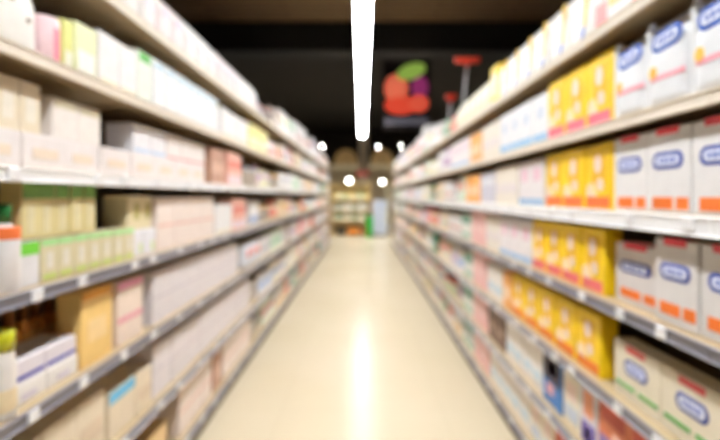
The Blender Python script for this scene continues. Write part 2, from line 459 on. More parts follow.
def bottle(r, h, body, cap, label=None, name='bottle', cat='bottle', neck=0.45):
    bm = bmesh.new()
    hb = h * 0.78
    prof = [(r * 0.9, 0), (r, 0.008), (r, hb * 0.8), (r * 0.92, hb * 0.88), (r * neck, hb), (r * neck, hb + 0.004)]
    add_lathe(bm, prof, 0, r)
    b = finish(bm, 'bottle_body', [mat(body, 0.3, vary=0.03)])
    bm = bmesh.new(); add_lathe(bm, [(r * neck * 1.15, hb), (r * neck * 1.15, h - 0.004), (r * neck, h)], 0, r)
    c = finish(bm, 'cap', [mat(cap, 0.35)])
    ps = [('bottle_body', b, None, []), ('cap', c, None, [])]
    if label:
        z0, z1, col = label
        bm = bmesh.new(); add_lathe(bm, [(r * 1.01, h * z0), (r * 1.015, h * z0 + 0.002), (r * 1.015, h * z1 - 0.002), (r * 1.01, h * z1)], 0, r)
        ps.append(('paper_label', finish(bm, 'label', [mat(col, 0.5)]), None, []))
    return P(name, cat, ps)

def canister(r, h, body, stripe, lid=None):
    bm = bmesh.new(); add_lathe(bm, [(r * 0.96, 0), (r, 0.006), (r, h - 0.006), (r * 0.94, h)], 0, r, 24)
    b = finish(bm, 'canister_body', [mat(body, 0.4)])
    bm = bmesh.new(); add_lathe(bm, [(r * 1.01, h * 0.1), (r * 1.01, h * 0.6)], 0, r, 24)
    s = finish(bm, 'stripe', [mat(stripe, 0.5)])
    bm = bmesh.new()
    n = 10   # curved panel only on the front
    a = [bm.verts.new((r * 1.012 * math.sin(t), r - r * 1.012 * math.cos(t), h * 0.05)) for t in [(-0.35 + 0.7 * i / n) for i in range(n + 1)]]
    c2 = [bm.verts.new((v.co.x, v.co.y, h * 0.78)) for v in a]
    for i in range(n): bm.faces.new((a[i], a[i + 1], c2[i + 1], c2[i]))
    s = finish(bm, 'stripe', [mat(stripe, 0.5)])
    ps = [('canister_body', b, None, []), ('stripe', s, None, [])]
    if lid:
        bm = bmesh.new(); add_lathe(bm, [(r * 1.02, h - 0.02), (r * 1.02, h + 0.004), (r * 0.97, h + 0.008)], 0, r, 24)
        ps.append(('lid', finish(bm, 'lid', [mat(lid, 0.4)]), None, []))
    return P('canister', 'canister', ps)

def soft_bag(w, h, d, body, bands, dots=False, bulge=0.35):
    bm = bmesh.new(); pillow(bm, w, h, d, bulge=bulge)
    ps = [('bag', finish(bm, 'bag', [mat(body, 0.4, vary=0.04)]), None, [])]
    for z0, z1, x0, x1, c in bands:
        ps.append(('print', prism_me('print', [stadium((x0 + x1 - 1) * w / 2, (z0 + z1) / 2 * h, (x1 - x0) * w, min((z1 - z0) * h, (x1 - x0) * w))], -T, 0.01, mat(c, 0.5)), None, []))
    if dots:
        ps.append(('print', prism_me('dots', [ellipse(-0.02, h * 0.62, 0.035, 0.03), ellipse(0.05, h * 0.42, 0.016, 0.016)], -T, 0.01, mat(srgb(120, 100, 70), 0.5)), None, []))
    return P('soft_bag', 'bag', ps)

# plain far kinds: one mesh with body and a printed panel in its own colour
def far_kind(shape, w, h, d, body, ink, name, cat, desc):
    bm = bmesh.new()
    if shape == 'box':
        add_box(bm, -w / 2, w / 2, 0, d, 0, h, 0, 0.004)
        z0 = random.choice([0.08, 0.3, 0.55]); z1 = z0 + random.choice([0.14, 0.3])
        add_prism(bm, rect(-w * 0.42, w * 0.42, h * z0, h * z1), -T, 0.002, 1)
    elif shape == 'bag':
        pillow(bm, w, h, d, bulge=0.35, nx=6, nz=6)
        add_prism(bm, ellipse(0, h * 0.55, w * 0.6, h * 0.35, 14), -T, 0.01, 1)
    elif shape == 'bottle':
        r = w / 2
        add_lathe(bm, [(r * 0.92, 0), (r, 0.01), (r, h * 0.2), (r * 1.01, h * 0.22), (r * 1.01, h * 0.55), (r, h * 0.57), (r, h * 0.66), (r * 0.45, h * 0.8), (r * 0.5, h * 0.81), (r * 0.5, h)], 0, r, 14,
                  [0, 0, 0, 1, 1, 0, 0, 1, 1])
    elif shape == 'tub':
        r = w / 2
        add_lathe(bm, [(r * 0.86, 0), (r * 0.95, h * 0.84), (r, h * 0.85), (r, h * 0.98), (r * 0.95, h)], 0, r, 16, [0, 1, 1, 1])
    elif shape == 'pouch':
        pts = [(-w / 2, 0), (w / 2, 0), (w / 2, h * 0.92), (w * 0.42, h), (-w * 0.42, h), (-w / 2, h * 0.92)]
        a = [bm.verts.new((x, 0 if z < h * 0.5 else d * 0.38, z)) for x, z in pts]
        b = [bm.verts.new((x, d if z < h * 0.5 else d * 0.5, z)) for x, z in pts]
        bm.faces.new(a); bm.faces.new(list(reversed(b)))
        for i in range(6): bm.faces.new((a[i], b[i], b[(i + 1) % 6], a[(i + 1) % 6]))
        p = [(-w * 0.4, 0.25), (w * 0.4, 0.25), (w * 0.4, 0.6), (-w * 0.4, 0.6)]
        va = [bm.verts.new((x, d * 0.38 * zf / 0.92 - 0.002, zf * h)) for x, zf in p]
        f = bm.faces.new(va); f.material_index = 1
    me = finish(bm, name, [mat(body, 0.45, vary=0.08), mat(ink, 0.45)])
    return dict(name=name, cat=cat, parts=[('body', me, None, [])], w=w, h=h, d=d, desc=desc)

PASTEL = [(srgb(236, 234, 234), 'white'), (srgb(236, 234, 234), 'white'), (srgb(240, 222, 220), 'pale pink'), (srgb(238, 230, 212), 'cream'), (srgb(222, 226, 236), 'pale blue'),
          (srgb(226, 222, 222), 'light grey'), (srgb(232, 212, 184), 'beige'), (srgb(236, 234, 206), 'pale yellow'), (srgb(220, 232, 216), 'pale green'),
          (srgb(240, 232, 228), 'off-white')]
INKS = [(srgb(236, 180, 180), 'pink'), (srgb(150, 175, 215), 'blue'), (srgb(235, 190, 120), 'orange'), (srgb(190, 190, 196), 'grey'), (srgb(225, 215, 150), 'yellow'),
        (srgb(160, 200, 170), 'green'), (srgb(210, 150, 130), 'brown'), (srgb(240, 240, 240), 'white'), (srgb(200, 170, 200), 'lilac'), (srgb(228, 130, 115), 'red')]
SHAPES = [('box', 'packet', 'packet'), ('box', 'carton', 'carton'), ('bag', 'soft_bag', 'bag'), ('bottle', 'bottle', 'bottle'), ('tub', 'tub', 'tub'), ('pouch', 'pouch', 'pouch')]
FAR = []
for i in range(66):
    body, bn = random.choice(PASTEL); ink, inn = random.choice(INKS)
    if bn == inn: ink, inn = INKS[3]
    sh, nm, ct = SHAPES[i % 6]
    w_ = {'box': random.uniform(0.13, 0.24), 'bag': random.uniform(0.18, 0.26), 'bottle': random.uniform(0.085, 0.11), 'tub': random.uniform(0.12, 0.16), 'pouch': random.uniform(0.15, 0.2)}[sh]
    h_ = {'box': random.uniform(0.2, 0.29), 'bag': random.uniform(0.22, 0.29), 'bottle': random.uniform(0.22, 0.28), 'tub': random.uniform(0.14, 0.2), 'pouch': random.uniform(0.2, 0.27)}[sh]
    d_ = {'box': 0.16, 'bag': 0.13, 'bottle': w_, 'tub': w_, 'pouch': 0.1}[sh]
    part = {'box': 'panel', 'bag': 'print', 'bottle': 'label', 'tub': 'lid', 'pouch': 'print'}[sh]
    FAR.append(far_kind(sh, w_, h_, d_, body, ink, nm, ct, f'{bn} {ct} with {inn} {part}'))
BRIGHT = []
for c, n in ((srgb(236, 170, 90), 'orange'), (srgb(226, 125, 110), 'red'), (srgb(90, 165, 135), 'green'), (srgb(236, 160, 175), 'pink'), (srgb(130, 100, 80), 'brown')):
    for sh, nm, ct in (('box', 'packet', 'packet'), ('pouch', 'pouch', 'pouch')):
        BRIGHT.append(far_kind(sh, 0.14, 0.25, 0.1, c, srgb(235, 225, 215), nm, ct, f'{n} {ct} with off-white panel'))
TALL = []
for i in range(12):
    body, bn = random.choice(PASTEL[:6]); ink, inn = random.choice(INKS)
    if bn == inn: ink, inn = INKS[3]
    sh, nm, ct = [('box', 'packet', 'packet'), ('bag', 'soft_bag', 'bag')][i % 2]
    hh = random.uniform(0.3, 0.46)
    TALL.append(far_kind(sh, random.uniform(0.2, 0.3), hh, 0.2, body, ink, nm, ct, f'tall {bn} {ct} with {inn} panel'))

# ------------------------------------------------------------------ stocking the shelves
used_labels = {}
count = {}
def put(proto, side, k, zc, desc, setback=0.03, lift=0.0, group=None, tier=''):
    X = XS[side]; sg = 1 if side == 'right' else -1
    x = X + sg * setback
    key = (side, k, desc)
    n = used_labels.get(key, 0); used_labels[key] = n + 1
    o = ORD[n] if n < len(ORD) else 'far'
    label = f'{o} {desc} on the {side} {SHELFNAME[k]} shelf'
    return place(proto, (x, zc, TOPS[side][k] + lift + 0.0008), rotz[side], label, group or f'{desc} items, {side} {SHELFNAME[k]} shelf')

def zof(side, px, setback=0.03):
    X = (XR if side == 'right' else XL) + setback
    return X * F / abs(px - VPX)

def run(side, k, z0, z1, proto, w, desc, setback=0.03, lift=0.0, gap=0.004):
    """fill from distance z0 to z1 with copies of one pack"""
    n = max(1, int(round((z1 - z0) / (w + gap))))
    sx = min(1.25, ((z1 - z0) / n - 0.003) / w)
    st = (z1 - z0) / n
    for i in range(n):
        p = proto if not isinstance(proto, list) else random.choice(proto)
        put(p, side, k, z0 + st * (i + 0.5), desc, setback + (random.uniform(0, 0.006)), lift).scale.x = sx

# ---- right side, near
RB = logo_box(bandz=0.05); RBd = logo_box(h=0.285, body=srgb(222, 218, 216)); RBs = logo_box(w=0.29, h=0.24, body=srgb(216, 210, 208))
LB = low_box(); BG = logo_bag()
Y1_ = yellow_pack(); Y2_ = yellow_pack(foot=srgb(238, 118, 118)); Y3_ = yellow_pack(w=0.225, h=0.27, foot=srgb(240, 130, 40)); YB = yellow_pack(h=0.31, foot=srgb(240, 110, 130))
SP = slash_pouch()
WPK = band_box(0.26, 0.3, 0.16, WHITE, [(0.1, 0.4, 0.1, 0.45, srgb(240, 150, 150)), (0.25, 0.7, 0.5, 0.85, srgb(248, 205, 130))], 'packet', 'packet', 'print')
WB = band_box(0.215, 0.28, 0.14, srgb(234, 234, 238), [(0.02, 0.2, 0.02, 0.98, srgb(150, 195, 230)), (0.5, 0.75, 0.3, 0.7, srgb(205, 215, 230))])
WP = band_box(0.215, 0.27, 0.14, srgb(236, 230, 232), [(0.55, 0.85, 0.25, 0.75, srgb(238, 200, 215)), (0.02, 0.16, 0.02, 0.98, srgb(160, 195, 230))])
CR = band_box(0.19, 0.27, 0.14, srgb(236, 228, 216), [(0.3, 0.55, 0.2, 0.8, srgb(225, 215, 220))])
OR = band_box(0.17, 0.26, 0.14, srgb(238, 170, 90), [(0.25, 0.6, 0.15, 0.85, srgb(245, 215, 180))])
GR = band_box(0.2, 0.25, 0.14, srgb(206, 204, 216), [(0.6, 0.8, 0.1, 0.9, srgb(235, 235, 240))])
SA = band_box(0.2, 0.29, 0.14, srgb(238, 190, 186), [(0.4, 0.6, 0.2, 0.8, srgb(240, 205, 200))])
TE = band_box(0.13, 0.26, 0.12, srgb(226, 228, 220), [(0.6, 0.95, 0.1, 0.9, srgb(70, 150, 120)), (0.1, 0.25, 0.1, 0.9, srgb(120, 180, 150))])
OV = soft_bag(0.2, 0.27, 0.13, srgb(238, 228, 200), [(0.2, 0.8, 0.25, 0.75, srgb(250, 248, 240))])
YE = band_box(0.16, 0.3, 0.14, srgb(250, 215, 80), [(0.2, 0.8, 0.2, 0.8, srgb(246, 240, 225))])
BRN = band_box(0.18, 0.27, 0.14, srgb(120, 90, 75), [(0.3, 0.5, 0.2, 0.8, srgb(170, 140, 120))])
BLK = band_box(0.2, 0.27, 0.12, srgb(70, 130, 200), [(0.45, 0.98, 0.03, 0.97, srgb(50, 50, 80)), (0.6, 0.9, 0.25, 0.8, srgb(215, 110, 70)), (0.2, 0.42, 0.25, 0.6, srgb(235, 170, 175))], 'packet', 'packet', 'print')
RPX = band_box(0.18, 0.26, 0.12, srgb(225, 222, 230), [(0.02, 0.4, 0.1, 0.9, srgb(110, 90, 175)), (0.5, 0.95, 0.2, 0.8, srgb(230, 150, 110)), (0.1, 0.3, 0.3, 0.6, srgb(240, 215, 225))], 'packet', 'packet', 'print')
RPK = band_box(0.22, 0.27, 0.12, srgb(226, 130, 90), [(0.02, 0.45, 0.05, 0.5, srgb(135, 115, 180)), (0.1, 0.6, 0.5, 0.75, srgb(240, 205, 190)), (0.7, 0.95, 0.1, 0.9, srgb(200, 80, 60))], 'packet', 'packet', 'print')
CRB = band_box(0.17, 0.25, 0.12, srgb(235, 228, 208), [(0.5, 0.85, 0.2, 0.8, srgb(240, 215, 205)), (0.1, 0.4, 0.1, 0.9, srgb(200, 210, 225))])
PW = band_box(0.19, 0.26, 0.13, srgb(238, 232, 226), [(0.2, 0.45, 0.1, 0.9, srgb(200, 220, 232))])

z = lambda px: zof('right', px)
R = 'right'
D1 = 'white carton with blue oval logo and orange band'
# top
run(R, 0, 1.0, z(592), WPK, 0.26, 'white packet with pink and orange print')
run(R, 0, z(592), z(498), SP, 0.26, 'white pouch with yellow slash')
run(R, 0, z(498), z(490), YE, 0.16, 'yellow carton with white panel')
run(R, 0, z(490), z(455), OV, 0.2, 'cream bag with white oval')
# second
run(R, 1, 0.83, z(612), BG, 0.235, 'white bag with blue oval logo')
run(R, 1, z(612), z(548), YB, 0.235, 'yellow carton with white figure and pink foot')
run(R, 1, z(547), z(500), WB, 0.215, 'white carton with blue foot')
run(R, 1, z(499), z(482), CR, 0.19, 'cream carton')
run(R, 1, z(481), z(470), OR, 0.17, 'orange carton')
run(R, 1, z(469), z(450), WP, 0.215, 'white carton with pink and blue print')
# third
run(R, 2, 1.03, z(612.5), RB, 0.235, D1)
run(R, 2, z(612), z(545), Y1_, 0.24, 'yellow carton with white figure and orange foot')
run(R, 2, z(544), z(518), WP, 0.215, 'white carton with pink and blue print')
run(R, 2, z(517), z(495), CR, 0.19, 'cream carton')
run(R, 2, z(494), z(480), GR, 0.2, 'grey lilac carton')
run(R, 2, z(479), z(466), OR, 0.17, 'orange carton')
# fourth
run(R, 3, 1.02, z(654), RBd, 0.235, 'tall grey white carton with blue oval logo')
put(RBs, R, 3, (z(653) + z(611)) / 2 + 0.02, 'short grey white carton with blue oval logo', 0.06)
run(R, 3, z(604), z(532), Y2_, 0.24, 'yellow carton with white figure and pink foot')
run(R, 3, z(531), z(500), WP, 0.215, 'white carton with pink and blue print')
run(R, 3, z(499), z(486), CR, 0.19, 'cream carton')
run(R, 3, z(485), z(471), SA, 0.2, 'salmon pink carton')
run(R, 3, z(470), z(462), TE, 0.13, 'off-white carton with teal print')
# fifth
run(R, 4, 1.05, z(612), LB, 0.31, 'low cream carton with green band', 0.035)
run(R, 4, z(600), z(512), Y3_, 0.235, 'yellow carton with white figure and orange foot')
run(R, 4, z(511), z(503), OR, 0.17, 'orange carton')
run(R, 4, z(502), z(487), PW, 0.19, 'off-white carton with pale blue print')
run(R, 4, z(485), z(473), SA, 0.2, 'salmon pink carton')
run(R, 4, z(472), z(464), TE, 0.13, 'off-white carton with teal print')
# sixth
run(R, 5, 1.15, z(598), RPK, 0.22, 'orange red packet with purple print')
run(R, 5, z(597), z(580), RPX, 0.18, 'white packet with purple foot and peach top')
run(R, 5, z(579), z(562), CRB, 0.17, 'cream carton with pink print')
run(R, 5, z(561), z(543), BLK, 0.2, 'blue and black packet with orange picture')
run(R, 5, z(542), z(506), PW, 0.19, 'off-white carton with pale blue print')
run(R, 5, z(504), z(488), BRN, 0.18, 'brown carton')
run(R, 5, z(486), z(473), SA, 0.2, 'salmon pink carton')
run(R, 5, z(472), z(463), TE, 0.13, 'off-white carton with teal print')
# bottom
run(R, 6, 1.3, z(555), RPK, 0.22, 'orange red packet with purple print')
run(R, 6, z(554), z(530), CRB, 0.17, 'cream carton with pink print')
run(R, 6, z(529), z(490), PW, 0.19, 'off-white carton with pale blue print')
run(R, 6, z(488), z(474), SA, 0.2, 'salmon pink carton')
run(R, 6, z(473), z(463), TE, 0.13, 'off-white carton with teal print')
START = {('right', 0): z(454), ('right', 1): z(449), ('right', 2): z(465), ('right', 3): z(461), ('right', 4): z(463), ('right', 5): z(462), ('right', 6): z(462)}

# ---- left side, near
z = lambda px: zof('left', px)
L = 'left'
WBG = soft_bag(0.2, 0.28, 0.14, srgb(238, 234, 232), [(0.35, 0.55, 0.2, 0.8, srgb(228, 226, 236))])
PBG = soft_bag(0.17, 0.27, 0.12, srgb(240, 226, 226), [(0.5, 0.7, 0.2, 0.8, srgb(226, 214, 226))])
DOT = soft_bag(0.22, 0.26, 0.15, srgb(238, 234, 228), [], True)
PCAN = canister(0.05, 0.17, srgb(244, 214, 220), srgb(240, 140, 160))
YG = band_box(0.1, 0.19, 0.12, srgb(226, 228, 140), [(0.1, 0.4, 0.1, 0.9, srgb(240, 240, 220))], 'packet', 'packet', 'print')
PY = band_box(0.12, 0.21, 0.12, srgb(232, 236, 190), [(0.1, 0.5, 0.1, 0.9, srgb(242, 242, 236))], 'packet', 'packet', 'print')
WPL = band_box(0.16, 0.23, 0.12, srgb(236, 234, 234), [(0.05, 0.15, 0.05, 0.95, srgb(238, 230, 205))], 'packet', 'packet', 'print')
GT = band_box(0.13, 0.26, 0.12, srgb(232, 238, 228), [(0.8, 0.98, 0.1, 0.9, srgb(100, 185, 90))], 'packet', 'packet', 'print')
BW = band_box(0.16, 0.26, 0.12, srgb(236, 238, 240), [(0.82, 0.96, 0.1, 0.9, srgb(190, 215, 230))], 'packet', 'packet', 'print')
YW = band_box(0.17, 0.25, 0.12, srgb(238, 230, 150), [(0.2, 0.5, 0.1, 0.9, srgb(244, 240, 220))], 'packet', 'packet', 'print')
TRAY = band_box(0.24, 0.12, 0.2, srgb(238, 230, 228), [(0.3, 0.6, 0.2, 0.8, srgb(238, 220, 200))], 'tray_carton', 'carton')
TANB = band_box(0.11, 0.17, 0.14, srgb(232, 218, 192), [(0.2, 0.7, 0.25, 0.75, srgb(238, 230, 215))], 'packet', 'packet', 'print')
WSQ = band_box(0.17, 0.15, 0.16, srgb(240, 232, 226), [(0.75, 0.95, 0.05, 0.95, srgb(225, 218, 190))], 'packet', 'packet', 'print')
WSL = band_box(0.2, 0.15, 0.14, srgb(236, 234, 238), [(0.05, 0.2, 0.05, 0.95, srgb(200, 216, 236))], 'packet', 'packet', 'print')
PKL = band_box(0.2, 0.15, 0.14, srgb(240, 232, 228), [(0.05, 0.14, 0.05, 0.95, srgb(225, 150, 150))], 'packet', 'packet', 'print')
RBR = band_box(0.14, 0.27, 0.12, srgb(196, 152, 130), [(0.3, 0.6, 0.1, 0.9, srgb(225, 190, 170))], 'packet', 'packet', 'print')
REDP = band_box(0.15, 0.28, 0.12, srgb(236, 184, 168), [(0.05, 0.3, 0.1, 0.9, srgb(240, 225, 235)), (0.5, 0.75, 0.1, 0.9, srgb(226, 130, 115))], 'packet', 'packet', 'print')
WOB = bottle(0.048, 0.275, srgb(240, 236, 236), srgb(20, 110, 50), (0.6, 0.74, srgb(240, 120, 60)))
GCT = band_box(0.075, 0.19, 0.075, srgb(222, 208, 152), [(0.7, 0.99, 0.02, 0.98, srgb(110, 160, 70)), (0.1, 0.6, 0.3, 0.7, srgb(224, 214, 176))], 'carton')
GLC = band_box(0.085, 0.15, 0.1, srgb(218, 208, 172), [(0.84, 0.99, 0.02, 0.98, srgb(170, 225, 150)), (0.05, 0.2, 0.1, 0.9, srgb(200, 214, 120)), (0.3, 0.7, 0.3, 0.7, srgb(232, 226, 214))], 'carton')
BGC = band_box(0.09, 0.15, 0.1, srgb(232, 230, 232), [(0.7, 0.99, 0.02, 0.98, srgb(120, 215, 60))], 'carton')
DKB = bottle(0.035, 0.2, srgb(30, 40, 70), srgb(20, 24, 40), (0.3, 0.6, srgb(140, 145, 170)))
OLV = band_box(0.13, 0.17, 0.12, srgb(226, 214, 176), [(0.3, 0.8, 0.5, 0.9, srgb(180, 170, 90))], 'packet', 'packet', 'print')
WHL = band_box(0.12, 0.13, 0.12, srgb(234, 234, 240), [(0.1, 0.5, 0.6, 0.9, srgb(215, 228, 180))], 'packet', 'packet', 'print')
PWB = band_box(0.24, 0.29, 0.16, srgb(240, 226, 218), [(0.44, 0.5, 0.02, 0.98, srgb(232, 190, 180))], 'carton')
YCB = bottle(0.045, 0.27, srgb(238, 232, 226), srgb(190, 190, 20), (0.1, 0.35, srgb(240, 220, 180)), neck=0.8)
AMB = bottle(0.036, 0.26, srgb(215, 150, 70), srgb(140, 90, 40), (0.25, 0.6, srgb(225, 180, 110)))
FLB = band_box(0.18, 0.075, 0.14, srgb(232, 226, 232), [(0.12, 0.32, 0.02, 0.98, srgb(70, 70, 170))], 'flat_carton', 'carton')
FLW = band_box(0.18, 0.07, 0.14, srgb(240, 236, 232), [(0.2, 0.5, 0.3, 0.7, srgb(222, 214, 226))], 'flat_carton', 'carton')
OYC = band_box(0.2, 0.3, 0.1, srgb(246, 208, 130), [(0.88, 0.99, 0.01, 0.99, srgb(232, 160, 50)), (0.3, 0.6, 0.2, 0.8, srgb(248, 216, 160))], 'carton')
PKC = band_box(0.2, 0.29, 0.1, srgb(240, 222, 208), [(0.86, 0.99, 0.01, 0.99, srgb(240, 160, 190)), (0.34, 0.44, 0.01, 0.99, srgb(232, 165, 175))], 'carton')
GWS = band_box(0.24, 0.275, 0.16, srgb(228, 222, 226), [(0.48, 0.52, 0.01, 0.99, srgb(205, 196, 205))], 'carton')
TNB = band_box(0.26, 0.2, 0.18, srgb(232, 200, 148), [(0.3, 0.6, 0.2, 0.8, srgb(236, 212, 170))], 'carton')
TNU = band_box(0.24, 0.29, 0.12, srgb(236, 206, 156), [(0.3, 0.6, 0.2, 0.8, srgb(240, 218, 180))], 'carton')
TWF = band_box(0.2, 0.2, 0.16, srgb(234, 220, 196), [(0.3, 0.6, 0.1, 0.9, srgb(224, 205, 180))], 'carton')
TWB = band_box(0.2, 0.26, 0.16, srgb(234, 220, 196), [(0.3, 0.6, 0.1, 0.9, srgb(224, 205, 180))], 'flat_carton', 'carton')
BLB = band_box(0.2, 0.21, 0.16, srgb(234, 220, 196), [(0.75, 0.99, 0.01, 0.99, srgb(110, 195, 235))], 'flat_carton', 'carton')
# top
for a, b, p, w_, d_ in ((160, 185, PBG, 0.17, 'pale pink bag with lilac print'), (186, 218, WBG, 0.2, 'white bag with lilac oval'), (219, 240, PBG, 0.17, 'pale pink bag with lilac print'), (241, 258, WBG, 0.2, 'white bag with lilac oval')):
    run(L, 0, z(a), z(b), p, w_, d_)
run(L, 0, 1.2, z(158), WBG, 0.2, 'white bag with lilac oval')
# second
run(L, 1, 1.14, 1.66, DOT, 0.22, 'white bag with brown dots', 0.03)
put(PCAN, L, 1, 1.735, 'pink canister with deep pink stripe', 0.03)
run(L, 1, z(65), z(75), YG, 0.1, 'yellow green packet with white print')
run(L, 1, z(76), z(99), PY, 0.12, 'pale yellow packet with white print')
run(L, 1, z(100), z(138), WPL, 0.16, 'white packet with cream foot')
run(L, 1, z(139), z(153), GT, 0.13, 'white packet with green top')
run(L, 1, z(154), z(218), BW, 0.16, 'white packet with pale blue top')
run(L, 1, z(222), z(248), WPL, 0.16, 'white packet with cream foot')
run(L, 1, z(250), z(268), YW, 0.17, 'yellow packet with cream print')
# third: two tiers
run(L, 2, 1.1, z(100), TRAY, 0.24, 'low pinkish carton in lower tier')
run(L, 2, z(102), z(205), TRAY, 0.24, 'low pinkish carton in lower tier')
run(L, 2, 1.15, z(46), TANB, 0.11, 'tan packet in upper tier', 0.045, 0.121)
run(L, 2, z(56), z(104), WSQ, 0.17, 'square white packet in upper tier', 0.04, 0.121)
run(L, 2, z(138), z(170), WSL, 0.2, 'white packet with blue edge in upper tier', 0.05, 0.121)
run(L, 2, z(171), z(208), PKL, 0.2, 'white packet with pink edge in upper tier', 0.05, 0.121)
run(L, 2, z(212), z(224), RBR, 0.14, 'brown red packet')
run(L, 2, z(228), z(242), REDP, 0.15, 'salmon red packet with white foot')
# fourth
put(WOB, L, 3, z(8), 'white bottle with orange band and green cap', 0.0)
run(L, 3, z(18), z(38), BGC, 0.09, 'white carton with bright green top in lower tier', 0.02)
run(L, 3, z(39), z(132), GLC, 0.085, 'small tan carton with pale green top in lower tier', 0.02)
run(L, 3, 1.545, z(95), GCT, 0.075, 'small tan carton with dark green top in upper tier', 0.025, 0.156)
run(L, 3, 1.36, 1.54, GCT, 0.075, 'small tan carton with dark green top behind the bottle', 0.11, 0.156)
run(L, 3, z(100), z(128), DKB, 0.08, 'dark blue bottle with grey label', 0.2, 0.0)
run(L, 3, z(132), z(156), WHL, 0.12, 'white packet with green corner in lower tier', 0.03)
run(L, 3, z(132), z(156), OLV, 0.13, 'cream packet with olive print in upper tier', 0.05, 0.13)
run(L, 3, z(158), z(214), PWB, 0.24, 'pinkish carton with rose line')
run(L, 3, z(216), z(232), WPL, 0.16, 'white packet with cream foot')
run(L, 3, z(233), z(246), REDP, 0.15, 'salmon red packet with white foot')
# fifth
put(YCB, L, 4, z(4), 'white bottle with yellow cap', 0.0)
run(L, 4, z(12), z(80), FLB, 0.18, 'flat white carton with blue line, upper', 0.04, 0.071)
run(L, 4, z(12), z(80), FLW, 0.18, 'flat white carton, lower', 0.035)
run(L, 4, 1.66, 2.2, AMB, 0.075, 'amber bottle at the back', 0.2)
run(L, 4, z(82), z(113), OYC, 0.2, 'yellow carton with orange top')
run(L, 4, z(116), z(145), PKC, 0.2, 'cream carton with pink top')
run(L, 4, z(153), z(238), GWS, 0.24, 'light grey carton with lilac line')
# sixth
run(L, 5, 1.25, z(106), TWB, 0.2, 'cream carton with beige panel', 0.03)
run(L, 5, 1.25, z(150), TNU, 0.24, 'tall tan carton at the back', 0.25)
run(L, 5, z(110), z(136), BLB, 0.2, 'cream carton with light blue top', 0.03)
run(L, 5, z(137), z(152), TWF, 0.2, 'cream carton farther along', 0.03)
run(L, 5, z(154), z(250), GWS, 0.24, 'light grey carton with lilac line')
# bottom
run(L, 6, 1.6, z(168), TNB, 0.26, 'tan carton')
run(L, 6, z(180), z(212), PWB, 0.24, 'pinkish carton with rose line')
run(L, 6, z(214), z(222), RBR, 0.14, 'brown red packet')
run(L, 6, z(224), z(250), PWB, 0.24, 'second group pinkish carton with rose line')
START.update({('left', 0): z(260), ('left', 1): z(270), ('left', 2): z(244), ('left', 3): z(248), ('left', 4): z(240), ('left', 5): z(252), ('left', 6): z(252)})

# ---- the rest of both sides: short groups of equal packs, few bright ones
seen = {}
for (side, k), z0 in START.items():
    y = z0 + 0.02
    while y < ZEND - 0.12:
        r = random.random()
        if k == 0 and y > 6.8: p = random.choice(TALL)
        elif r < 0.07: p = random.choice(BRIGHT)
        else: p = random.choice(FAR)
        n = random.randint(2, 4)
        if random.random() < 0.12: y += random.uniform(0.08, 0.2)
        sb = random.uniform(0.015, 0.06)
        for i in range(n):
            if y + p['w'] > ZEND - 0.03: y = ZEND; break
            zc = y + p['w'] / 2
            bay = int((zc - BAY0) / BAY)
            key = (side, k, bay, p['desc']); c_ = seen.get(key, 0); seen[key] = c_ + 1
            label = f"{BAYORD[c_]} {p['desc']}, {BAYORD[min(bay, 19)]} bay on the {side} {SHELFNAME[k]} shelf"
            X = XS[side]; sg = 1 if side == 'right' else -1
            place(p, (X + sg * (sb + random.uniform(0, 0.012)), zc, TOPS[side][k] + 0.0008), rotz[side], label, f'small far goods, {side} {SHELFNAME[k]} shelf')
            y += p['w'] + random.uniform(0.003, 0.012)

# ------------------------------------------------------------------ red-headed brooms standing on the right top shelf
def broom(x, y, zb, ztop, lean, wid, label):
    t = link('floor_squeegee', None, None, (x, y, zb))
    bm = bmesh.new(); add_tube(bm, (0, 0, 0.0), (lean, 0, ztop - zb), 0.013 if wid > 0.2 else 0.01)
    link('handle', finish(bm, 'handle', [mat(srgb(190, 188, 190), 0.4, metal=0.3)]), t)
    bm = bmesh.new(); add_box(bm, lean - wid / 2, lean + wid / 2, -0.03, 0.03, ztop - zb - 0.01, ztop - zb + 0.05, bev=0.012, seg=3)
    add_tube(bm, (lean, 0, ztop - zb - 0.05), (lean, 0, ztop - zb), 0.022)
    link('head', finish(bm, 'head', [mat(srgb(225, 62, 40), 0.45)]), t, (0, 0, 0))
    tag(t, label, 'squeegee', 'red T-shaped heads above the right top shelf')
broom(1.04, 5.02, 2.312, 3.0, 0.06, 0.26, 'grey pole with large red T-shaped head rising above the right top shelf')
broom(1.07, 6.0, 2.312, 2.82, 0.04, 0.13, 'smaller farther pole with red head above the right top shelf')

# ------------------------------------------------------------------ hanging fruit picture
zz = 12.0
cx = (406.5 - VPX) / F * zz; w_ = 47 / F * zz; hb = EYE + (196 - 128) / F * zz; ht = EYE + (196 - 60) / F * zz
t = link('fruit_picture_sign', None, None, (cx, zz, hb))
H = ht - hb
link('board', box_me('board', (-w_ / 2, w_ / 2, 0, 0.04, 0, H), mat(srgb(30, 16, 22), 0.6), 0.005), t)
def pic(name, shapes, y, c): link(name, prism_me(name, shapes, -y, 0.01, mat(c, 0.6, emit=0.6)), t)  # emission added to the picture colours to make the sign brighter
pic('picture_fruit', [ellipse(-w_ * 0.22, H * 0.58, w_ * 0.5, H * 0.42)], 0.004, srgb(250, 120, 90))
pic('picture_fruit', [ellipse(-w_ * 0.12, H * 0.33, w_ * 0.7, H * 0.26)], 0.008, srgb(240, 80, 55))
pic('picture_fruit', [ellipse(w_ * 0.26, H * 0.36, w_ * 0.42, H * 0.26)], 0.010, srgb(245, 95, 70))
pic('picture_leaf', [ellipse(w_ * 0.1, H * 0.83, w_ * 0.62, H * 0.24, tilt=0.25)], 0.006, srgb(150, 185, 80))
